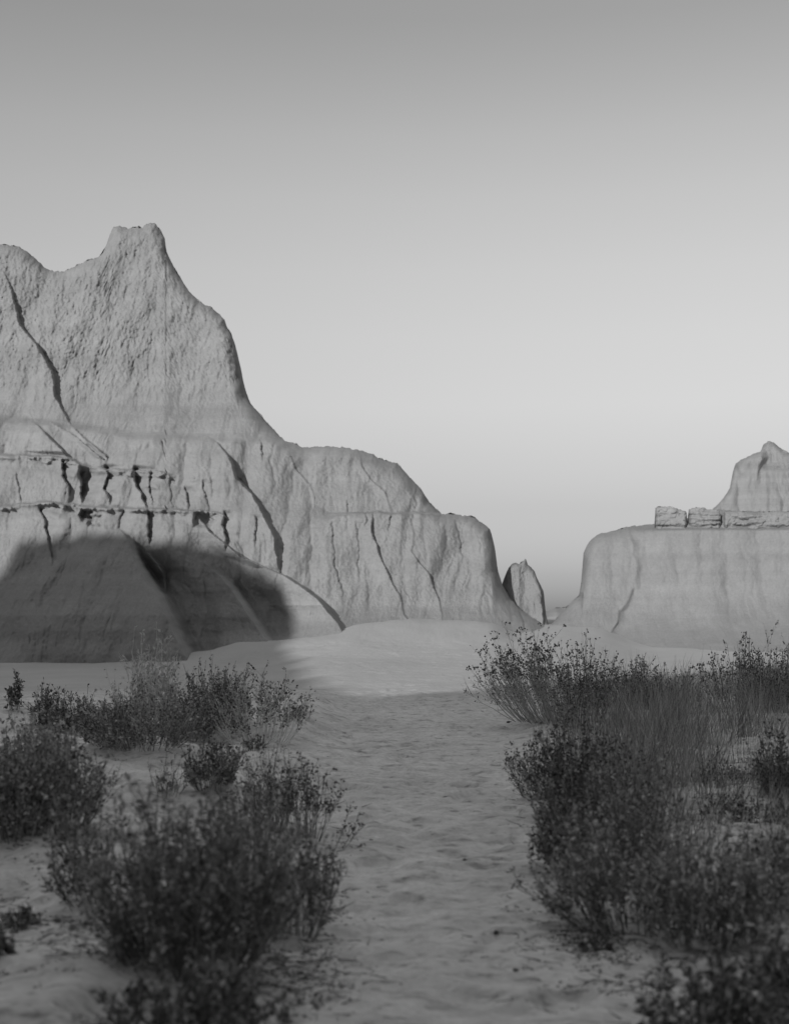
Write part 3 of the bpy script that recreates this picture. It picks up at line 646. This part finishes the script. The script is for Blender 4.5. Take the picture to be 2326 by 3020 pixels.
shrub(1690, 2400, 2120, 280, "dense dark bush beside the path below the pale flowering one", n=170, nb=7, lpb=12, leaf=.021, seed=37, leafm=M_LEAF, heads=.2, headr=.009)
shrub(1840, 2440, 2190, 220, "grey mixed bush among the tall grass right of the dense dark one", n=80, nb=7, lpb=9, leaf=.021, seed=38, leafm=M_LEAFM)
shrub(1700, 2570, 2300, 280, "dark bush overhanging the path edge halfway down the right side", n=140, nb=7, lpb=12, leaf=.02, seed=39, leafm=M_LEAF)
shrub(1880, 2620, 2320, 330, "soft focus grey green bush in the middle of the right thicket", n=110, nb=7, lpb=12, leaf=.02, seed=40, leafm=M_LEAFM)
shrub(1820, 2725, 2420, 400, "dark bush with bent bare stems at its base on the path sand", n=130, nb=7, lpb=12, leaf=.02, seed=41, leafm=M_LEAFM, lean=(-.12, 0), low=.4)
shrub(2090, 2790, 2440, 420, "broad blurred bush in the right foreground thicket", n=130, nb=7, lpb=11, leaf=.022, seed=42, leafm=M_LEAFM)
shrub(2290, 2700, 2400, 300, "blurred open bush at the right edge before the pale sand", n=60, nb=7, lpb=11, leaf=.02, seed=43, leafm=M_LEAF)
shrub(2110, 2330, 2188, 80, "small leafy stalk standing alone on the pale sand patch", n=10, nb=7, lpb=10, leaf=.02, seed=44, leafm=M_LEAF)
shrub(2300, 2350, 2150, 160, "dark bush at the right edge beside the pale sand patch", n=70, nb=7, lpb=10, leaf=.02, seed=45, leafm=M_LEAF)
shrub(2200, 2412, 2345, 330, "low dark mat of twigs below the pale sand patch", n=80, nb=6, lpb=10, leaf=.018, seed=46, leafm=M_LEAF)
shrub(2150, 2300, 2262, 420, "thin dark line of low growth behind the pale sand patch", n=110, nb=5, lpb=8, leaf=.018, seed=49, leafm=M_LEAF, depth=.4)
shrub(2120, 3080, 2800, 420, "blurred leafy bush filling the bottom right corner", n=85, nb=7, lpb=11, leaf=.024, seed=47, leafm=M_LEAF)
shrub(2330, 3010, 2690, 260, "blurred dark bush cut by the right edge near the bottom", n=60, nb=7, lpb=11, leaf=.022, seed=50, leafm=M_LEAF)
shrub(1760, 2795, 2740, 170, "sprawling low twigs on the path sand below the bent stems", bspread=.2, n=16, nb=5, lpb=7, leaf=.017, seed=48, leafm=M_LEAF, lean=(-.3, 0))

# tall dry grass on the right: countless blades
rng = np.random.RandomState(5)
gp = []
for (px, py, sx, sy, nc_, h_) in ((1900, 2230, 130, 90, 60, .55), (2050, 2110, 220, 40, 58, .62), (2230, 2150, 120, 60, 45, .62), (1960, 2400, 90, 90, 26, .5), (1800, 2300, 100, 120, 26, .5),
                                  (2240, 2420, 140, 50, 22, .3), (1900, 2130, 150, 30, 36, .6), (2200, 2230, 160, 30, 14, .25), (1900, 2330, 60, 60, 26, .75), (2010, 2180, 90, 40, 22, .6), (2250, 2080, 80, 20, 30, .7), (2130, 2700, 140, 60, 12, .4)):
    for _ in range(nc_):
        qx = rng.normal(px, sx); qy = max(2050, rng.normal(py, sy)); Y0 = EYE * F / (qy - HOR); X0 = (qx - CX) * Y0 / F
        cr_ = rng.uniform(.05, .22); ch = h_ * rng.uniform(.45, 1.25); lx, ly = rng.normal(0, .12, 2)
        for _ in range(rng.randint(6, 46)):
            X = X0 + rng.normal(0, cr_); Y = Y0 + rng.normal(0, cr_)
            if X < 1.75 + .2 * math.sin(Y): continue
            gp.append((X, Y, ch * rng.uniform(.3, 1.15), lx, ly))
gp = np.array(gp); gb = np.stack([gp[:, 0], gp[:, 1], gz(gp[:, 0], gp[:, 1]) - .01], -1)
gd = unit(np.stack([gp[:, 3] + rng.normal(0, .26, len(gb)), gp[:, 4] + rng.normal(0, .26, len(gb)), np.ones(len(gb))], -1))
GP = curve(gb, gd, gp[:, 2], 6, rng, 0.12, .12)
V, Fq = tubes(GP, np.linspace(.0034, .0010, 6)[None] * rng.uniform(.6, 1.2, (len(gb), 1)))
gr = add_mesh("grass", V, Fq, M_GRASS, None, False); gr['kind'] = 'stuff'; gr['label'] = "tall thin dry grass stalks growing between the right hand bushes"; gr['category'] = "grass"

# twig and leaf litter under and around the bushes
rng = np.random.RandomState(11); lp_ = []
for (px, py, sx, sy, n_) in ((250, 2780, 220, 110, 260), (150, 2560, 140, 60, 130), (950, 2560, 60, 180, 150), (880, 2900, 90, 90, 160), (350, 2240, 180, 30, 150), (1600, 2500, 60, 200, 170), (1750, 2780, 90, 40, 140), (2150, 2440, 170, 50, 350), (2200, 2270, 120, 40, 200), (2000, 2850, 200, 80, 160), (560, 2870, 220, 60, 300)):
    for _ in range(n_):
        qx, qy = rng.normal(px, sx), max(2120, rng.normal(py, sy)); Y = EYE * F / (qy - HOR); lp_.append(((qx - CX) * Y / F, Y))
lp_ = np.array(lp_); k = len(lp_)
lb = np.stack([lp_[:, 0], lp_[:, 1], gz(lp_[:, 0], lp_[:, 1]) + .004], -1)
la = rng.uniform(0, 6.28, k); ldr = np.stack([np.cos(la), np.sin(la) * .6, rng.uniform(0, .25, k)], -1)
LP = curve(lb, ldr, rng.uniform(.02, .12, k), 4, rng, 0.0)
V, Fq = tubes(LP, np.linspace(.003, .0012, 4)[None] * np.ones((k, 1)))
V3, F3 = leaves(np.repeat(lb, 3, 0) + rng.normal(size=(k * 3, 3)) * np.array([.05, .05, .002]), unit(rng.normal(size=(k * 3, 3)) * np.array([1, 1, .3])), rng.uniform(.01, .022, k * 3), rng.uniform(.003, .006, k * 3), rng)
li = add_mesh("twig_litter", np.vstack([V, V3]), np.vstack([Fq, F3 + len(V)]), M_LITTER, None, False); li['kind'] = 'stuff'; li['label'] = "broken twigs and fallen leaves scattered on the sand"; li['category'] = "litter"

# small stones on the path
rng = np.random.RandomState(3)
def stone(r):
    u = np.linspace(0, math.pi, 9)[:, None]; v = np.linspace(0, 2 * math.pi, 13)[None]
    d = np.stack([np.sin(u) * np.cos(v), np.sin(u) * np.sin(v), np.cos(u) + 0 * v], -1); d[:, -1] = d[:, 0]
    k_ = 1 + .35 * fbm(d[..., 0] * 1.3 + r * 90, d[..., 1] * 1.3, d[..., 2] * 1.3, 3)
    return d * k_[..., None] * np.array([1.25, .9, .6]) * r
for px, py, r in ((1312, 2350, .015), (1462, 2740, .015), (1370, 2532, .013), (1500, 2130, .03), (1095, 2480, .013), (1520, 2870, .012)):
    x, y = at(px, py); V = stone(r)
    o = add_mesh("stone", V.reshape(-1, 3), grid_faces(9, 13), M_STONE); o.location = (x, y, float(gz(x, y)) + r * .2); o.rotation_euler = (0, 0, rng.uniform(0, 6))
    o['label'] = "small dark stone lying loose on the path sand"; o['category'] = "stone"; o['group'] = "small stones on the path"

for o_, lb_, ct_ in ((ground, "pale clay ground with a trodden path running to the gap between the buttes", "ground"),
                     (left, "big layered butte with a flat topped tower and a shadow across its foot", "butte"),
                     (right, "long low butte on the right topped by broken cap rock blocks", "butte"),
                     (peak, "pointed peak standing behind the long low butte on the right", "butte"),
                     (far_r, "low far ridge seen through the gap", "hill"),
                     (behind, "butte behind the viewer that shades the foreground", "butte"), (spur, "unseen spur added behind the viewer to darken the near ground", "butte")):
    o_['label'] = lb_; o_['category'] = ct_
